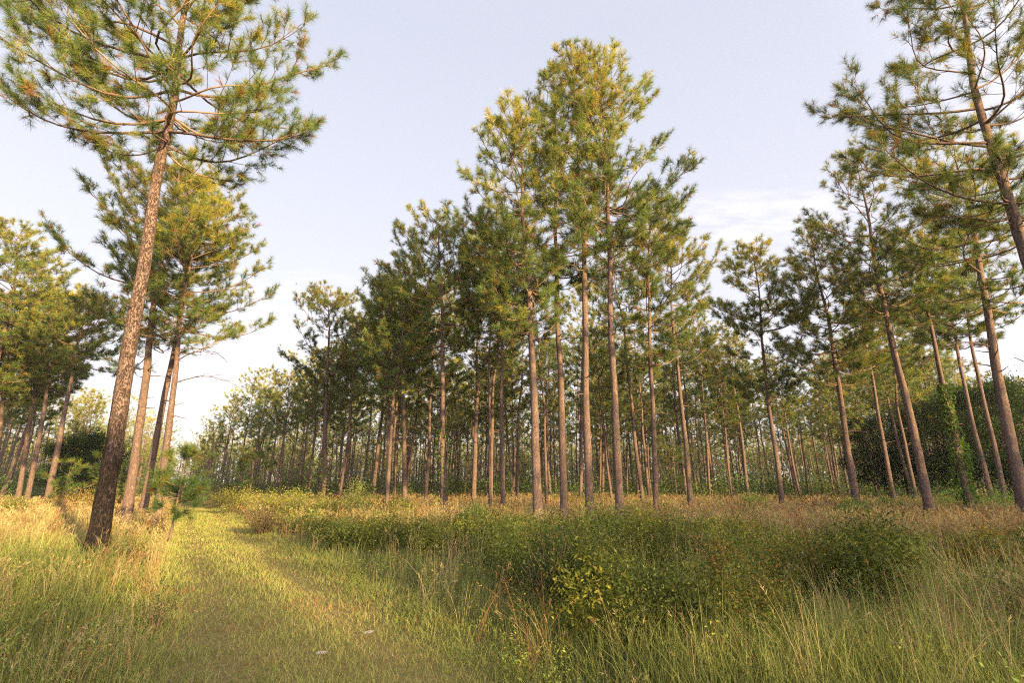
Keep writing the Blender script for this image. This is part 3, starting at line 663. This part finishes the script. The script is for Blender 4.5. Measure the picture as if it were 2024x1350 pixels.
cover(260, 4.5, 24, 0.9, lambda X, Y: float(s_of(X, Y)) < -1.9 and float(vnoise(X, Y, 1.5, 52)) > 0.5, 0.3, 0.4, 16, 30, 0.018, D1, D2, B)
cover(420, 4.1, 10, 1.0, lambda X, Y: float(s_of(X, Y)) > 1.2 or float(s_of(X, Y)) < -1.5, 0.12, 0.33, 6, 20, 0.014, (0.10, 0.15, 0.04), (0.20, 0.24, 0.06), B)
o = B.out('undergrowth', M_leaf); o['kind'] = 'stuff'; o['label'] = 'low leafy undergrowth spreading between grass and pines'; o['category'] = 'undergrowth'
B = Bag()
cover(1400, 36, 125, 0.35, lambda X, Y: abs(float(s_of(X, Y))) > 3.0 and float(vnoise(X, Y, 9, 53)) > 0.35, 1.5, 2.6, 40, 64, 0.026, (0.045, 0.075, 0.03), (0.085, 0.125, 0.045), B)
o = B.out('thicket', M_leaf); o['kind'] = 'stuff'; o['label'] = 'dim green thicket on the floor of the far wood'; o['category'] = 'thicket'
print('bushes', nb)

def shrub(px, Y, w, h, label, c1=D1, c2=D2, stems=40, per=60, size=0.022, seed=None, name='shrub', cat='shrub', group=None):
    u = (px - 1012) / F; X = u * (Y * cos(TH) + 0)
    X = at(px, 961 + 995 * CH / Y, Y)[0]
    rg = np.random.default_rng(int(px * 3 + Y) if seed is None else seed)
    (sv, sq), (V, Q, C) = bush(rg, w, h, stems, per, size * max(1, Y / 10) ** 0.7, c1, c2, 0.045 + 0.003 * Y)
    r = thing(name, label, cat, (X, Y, float(gz(X, Y))), 0, group)
    mesh('stem', sv, sq, M_twig, r)['kind'] = 'stuff'; mesh('foliage', V, Q, M_leaf, r, C); return r
YL = ((0.13, 0.17, 0.04), (0.30, 0.29, 0.06)); BR = ((0.10, 0.07, 0.04), (0.20, 0.13, 0.07)); BG = ((0.09, 0.16, 0.04), (0.17, 0.26, 0.06))
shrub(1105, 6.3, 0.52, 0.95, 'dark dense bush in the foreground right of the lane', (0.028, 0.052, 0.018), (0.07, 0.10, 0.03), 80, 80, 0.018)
shrub(1170, 8.0, 0.6, 0.8, 'yellow green leafy bush behind the dark foreground bush', D1, YL[1], 60, 60, 0.02)
shrub(1330, 8.5, 0.8, 0.75, 'dark glossy bush right of the foreground yellow bush', (0.03, 0.055, 0.02), D2, 70, 60, 0.022)
shrub(1600, 8.8, 0.8, 0.62, 'low dark bush in the middle of the right meadow', (0.03, 0.055, 0.02), D2, 70, 60, 0.022)
shrub(1455, 12.5, 0.75, 0.85, 'olive bush topped with yellow blossom in the right meadow', D1, (0.36, 0.32, 0.05), 50, 50)
shrub(1495, 26, 0.9, 0.9, 'round green bush at the foot of the open crowned pine', *BG)
shrub(1290, 26, 1.0, 0.8, 'small brownish bush behind the slim blackened pine', *BR)
shrub(1690, 21, 0.7, 0.9, 'green sprouts around the foot of narrow topped pine', *BG)
shrub(1760, 24, 1.2, 1.0, 'bright green bush left of the vine covered pine', *BG)
shrub(1885, 25, 1.6, 1.25, 'broad bright green bush behind the vine covered pine', *BG)
shrub(1985, 24, 1.5, 1.3, 'broad bright green bush at the right edge by thick pine', *BG)
shrub(1640, 25, 1.8, 0.7, 'brownish low bush in straw grass before the dark oak', *BR)
shrub(520, 17.5, 0.8, 0.85, 'purplish brown bush on the right edge of the lane', (0.06, 0.05, 0.03), (0.15, 0.12, 0.06), 50, 50)
shrub(600, 22, 1.6, 1.3, 'sunlit yellow green bushes below the lone lane pine', *YL)
shrub(540, 26, 1.8, 1.5, 'leafy golden bush between the lane and the lone pine', *YL)
shrub(470, 30, 1.9, 1.5, 'broad bush crowding the lane near its bend', D1, YL[1])
shrub(430, 38, 2.2, 1.7, 'hazy round bush at the far bend of the lane', D1, D2)
shrub(700, 24, 0.8, 1.7, 'pale feathery upright bush right of the sunlit bushes', (0.12, 0.17, 0.05), (0.22, 0.26, 0.08))
shrub(655, 20, 1.0, 0.9, 'olive bush in front of the sunlit golden bushes', D1, YL[1])
shrub(760, 17, 1.0, 0.7, 'spreading dark bush before the creeper pine stand', D1, D2)
shrub(935, 15, 0.6, 0.9, 'fresh green feathery bush left of the central clump', *BG)
shrub(1195, 15.2, 0.35, 1.0, 'sparse large leaved sprout between two clump stems', D1, D2, 12, 14, 0.05)
shrub(255, 10.5, 0.45, 0.6, 'dark leafy bush beside the foot of scorched pine', (0.03, 0.06, 0.02), D2, 40, 50, 0.018)
shrub(310, 6.2, 0.22, 0.55, 'small upright dark weed left of the lane', (0.03, 0.06, 0.02), D1, 16, 40, 0.014)
shrub(150, 26, 1.5, 1.4, 'leafy bush with orange tint left of the scorched pine', D1, (0.30, 0.20, 0.05))
shrub(230, 30, 1.6, 1.8, 'green bush seen between scorched pine and its neighbour', D1, D2)
shrub(20, 24, 1.0, 0.9, 'low bush at the left edge in pale grass', D1, D2)

# ------------------------------------------------------------------ pine saplings, oaks, vine
def sapling(px, Y, H, R, label, seed):
    p = at(px, 961 + 995 * CH / Y, Y); z = float(gz(p[0], p[1]))
    r = thing('pine_sapling', label, 'sapling', (p[0], p[1], z))
    g = grow(seed, H, H * 0.36, R, 0.012 + H * 0.010, (0, 0), wob=0.05, n_need=46 if Y < 16 else 20, nl=0.24, nw=0.010 if Y < 16 else 0.014, whorl=0.42, per=3.6, sides=8, dens=0.9, dead=0, sub=2.8)
    trunk, br, tw, cr = g
    for L, b in br: trunk.add(b.V[0], b.Q[0])
    trunk.add(np.concatenate(tw.V), np.concatenate(tw.Q)); trunk.out('trunk', M_barks, r, True); cr.C = [c * np.array([0.5, 0.62, 0.6]) for c in cr.C]; cr.out('crown', M_needle, r)  # sapling needles darkened: shade put into their colour
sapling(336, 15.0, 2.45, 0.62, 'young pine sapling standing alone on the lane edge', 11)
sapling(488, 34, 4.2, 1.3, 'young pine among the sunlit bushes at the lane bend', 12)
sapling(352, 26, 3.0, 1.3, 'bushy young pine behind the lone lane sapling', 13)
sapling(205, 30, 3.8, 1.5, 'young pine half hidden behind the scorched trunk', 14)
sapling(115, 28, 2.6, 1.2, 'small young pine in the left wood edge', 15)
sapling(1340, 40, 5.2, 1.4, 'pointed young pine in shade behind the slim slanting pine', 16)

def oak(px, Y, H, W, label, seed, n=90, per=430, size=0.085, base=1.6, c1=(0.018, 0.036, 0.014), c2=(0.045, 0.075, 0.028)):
    rg = np.random.default_rng(seed); p = at(px, 961 + 995 * CH / Y, Y); r = thing('oak_tree', label, 'oak tree', (p[0], p[1], float(gz(p[0], p[1]))))
    T = Bag(); k = np.linspace(0, 1, 7)
    cen = []
    for i in range(n):
        a = rg.random() * 2 * pi; q = rg.random() ** 0.55; zz = rg.uniform(0, 1)
        rad = W * q * math.sqrt(max(0.05, 1 - (zz * 1.15 - 0.35) ** 2)); c = np.array([rad * cos(a), rad * sin(a), base + (H - base) * zz * (1 - 0.15 * q)])
        cen.append(c)
    for i in range(14):
        c = cen[i]; hb = min(c[2] * 0.6, H * 0.4); P = np.outer(1 - k, [0, 0, hb]) + np.outer(k, c) + rg.normal(size=(7, 3)) * 0.12 * np.sin(k * pi)[:, None]
        v, q_ = tubes(P[None], np.linspace(0.11, 0.015, 7)[None], 6); T.add(v, q_)
    P = np.outer(k, [0.1, 0.1, H * 0.7]) + rg.normal(size=(7, 3)) * 0.05; P[0] = (0, 0, -0.2); v, q_ = tubes(P[None], np.linspace(0.28, 0.08, 7)[None], 9); T.add(v, q_)
    T.out('trunk', M_bark, r, True)
    B = Bag()
    for c in cen:
        pp = c + rg.normal(size=(per, 3)) * np.array([0.42, 0.42, 0.26]) * (W / 4.0 + 0.35); t = np.clip(rg.normal(0.4, 0.25, (per, 1)), 0, 1)
        B.add(*leaves(pp, size, np.asarray(c1) * (1 - t) + np.asarray(c2) * t, 0.6, rg))
    B.out('crown', M_leaf, r)
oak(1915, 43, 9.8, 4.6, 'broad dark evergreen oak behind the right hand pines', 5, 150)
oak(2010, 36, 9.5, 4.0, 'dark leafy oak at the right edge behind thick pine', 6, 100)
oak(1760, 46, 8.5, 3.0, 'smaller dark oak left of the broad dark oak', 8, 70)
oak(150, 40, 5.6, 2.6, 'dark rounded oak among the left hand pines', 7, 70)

def vine(tree_px, Y, toppx, topy, label, n=1500, h1=6.0, rad=0.2):
    foot = at(tree_px, 961 + 995 * 1.5 / Y, Y); top = at(toppx, topy, Y); rg = np.random.default_rng(int(tree_px))
    foot[2] = gz(foot[0], foot[1]); ax_ = (top - foot) / (top[2] - foot[2])
    h = rg.random(n) ** 0.8 * h1; a = rg.random(n) * 2 * pi; lump = 0.75 + 1.1 * vnoise(h, a, 0.6, 3)
    r_ = (rad + 0.16 * rg.random(n)) * lump * (1.15 - 0.5 * h / h1)
    P = ax_ * h[:, None] + np.stack([np.cos(a) * r_, np.sin(a) * r_, np.zeros(n)], -1)
    r = thing('climbing_vine', label, 'vine', foot)
    t = rg.random((n, 1)); mesh('foliage', *[q for q in leaves(P, 0.085, np.array(BG[0]) * (1 - t) * 0.7 + np.array(BG[1]) * t * 0.7, 0.2, rg)][:2], M_leaf, r, np.repeat((np.array(BG[0]) * (1 - t) + np.array(BG[1]) * t) * 0.7, 4, 0))
    k = np.linspace(0, h1, 40); S = np.stack([ax_ * k[:, None] + np.stack([np.cos(k * q + w) * rad * 1.02, np.sin(k * q + w) * rad * 1.02, 0 * k], -1) for q, w in ((1.1, 0), (-0.8, 2))])
    mesh('stem', *tubes(S, np.full((2, 40), 0.015), 5), M_twig, r)
vine(1922, 23, 1800, 470, 'green leafy vine climbing the pine near the dark oak', 1900, 6.2, 0.15)
vine(879, 24, 868, 425, 'sparse creeper on the stem of the pine left of clump', 420, 4.5, 0.19)

# ------------------------------------------------------------------ small things
M_web, t_, o_ = base_mat('dewy_web'); d_ = N(t_, 'ShaderNodeBsdfDiffuse'); d_.inputs[0].default_value = (0.42, 0.42, 0.42, 1); t_.links.new(d_.outputs[0], o_.inputs[0])
def web(px, py, w, label, seed):
    rg = np.random.default_rng(seed); d = ray(px, py); t = (0.10 - CH) / d[2]; p = d * t; c = np.array([p[0], p[1], 0.0])
    z = float(gz(c[0], c[1])) + 0.09; P = []; n = 46
    a = rg.random(n) * pi; o1 = rg.normal(size=(n, 2)) * [w * .28, w * .12]
    k = np.linspace(-1, 1, 5)[None, :]; L = rg.uniform(.2, .5, n)[:, None] * w
    X = o1[:, :1] + np.cos(a)[:, None] * k * L; Y_ = o1[:, 1:] + np.sin(a)[:, None] * k * L * 0.35; Z = -0.02 + 0.02 * np.abs(k) + X * 0.1
    V, Q = tubes(np.stack([X, Y_, Z + 0 * X], -1), np.full((n, 5), 0.0011), 3)
    o = mesh('spider_web', V, Q, M_web); o.location = (c[0], c[1], z); o['label'] = label; o['category'] = 'spider web'; o['group'] = 'dewy spider webs in the lane turf'
web(730, 1242, 0.085, 'upper right one of two white dewy webs in the turf', 1); web(634, 1285, 0.075, 'lower left one of two white dewy webs in the turf', 2)
M_bird, t_, o_ = base_mat('dark_feathers'); d_ = N(t_, 'ShaderNodeBsdfDiffuse'); d_.inputs[0].default_value = (0.02, 0.02, 0.022, 1); t_.links.new(d_.outputs[0], o_.inputs[0])
def bird(px, py, Y, s, label):
    p = at(px, py, Y); r = thing('bird', label, 'bird', p, 0.6, 'birds in the open sky', s)
    k = np.linspace(-1, 1, 7); P = np.stack([k * 0.13, 0 * k, 0.01 * np.cos(k * 2)], -1)
    mesh('body', *tubes(P[None], (0.03 * np.sqrt(np.maximum(0.02, 1 - k ** 2)) + .002)[None], 8), M_bird, r, smooth=True)
    for q in (-1, 1):
        V = [(0.05, 0, 0.01), (-0.06, 0, 0.01), (-0.05, q * .14, .07), (0.05, q * .13, .07), (-0.10, q * .30, .02), (-0.02, q * .26, .04)]
        V = V + [(a, b, c - 0.004) for a, b, c in V]
        Fq = [(0, 1, 2, 3), (3, 2, 4, 5), (6, 9, 8, 7), (9, 11, 10, 8)]
        mesh('wing', V, Fq, M_bird, r)
bird(586, 561, 90, 1.2, 'tiny dark bird flying in open sky, lower of two'); bird(560, 557, 120, 0.8, 'fainter tiny bird left of the darker one in the sky')

# ------------------------------------------------------------------ morning haze
hm, t_, o_ = base_mat('thin_air'); pv = N(t_, 'ShaderNodeVolumePrincipled')
pv.inputs['Color'].default_value = (0.93, 0.94, 0.97, 1); pv.inputs['Density'].default_value = 0.0003; pv.inputs['Anisotropy'].default_value = 0.2
t_.links.new(pv.outputs[0], o_.inputs['Volume'])
x0, x1, y0, y1, z0, z1 = -950, 950, -650, 1250, -1.5, 25
HV = [(x, y, z) for z in (z0, z1) for x, y in ((x0, y0), (x1, y0), (x1, y1), (x0, y1))]
o = mesh('haze', HV, [(0, 3, 2, 1), (4, 5, 6, 7), (0, 1, 5, 4), (1, 2, 6, 5), (2, 3, 7, 6), (3, 0, 4, 7)], hm)
o['kind'] = 'stuff'; o['label'] = 'thin pale morning haze filling the wood'; o['category'] = 'haze'
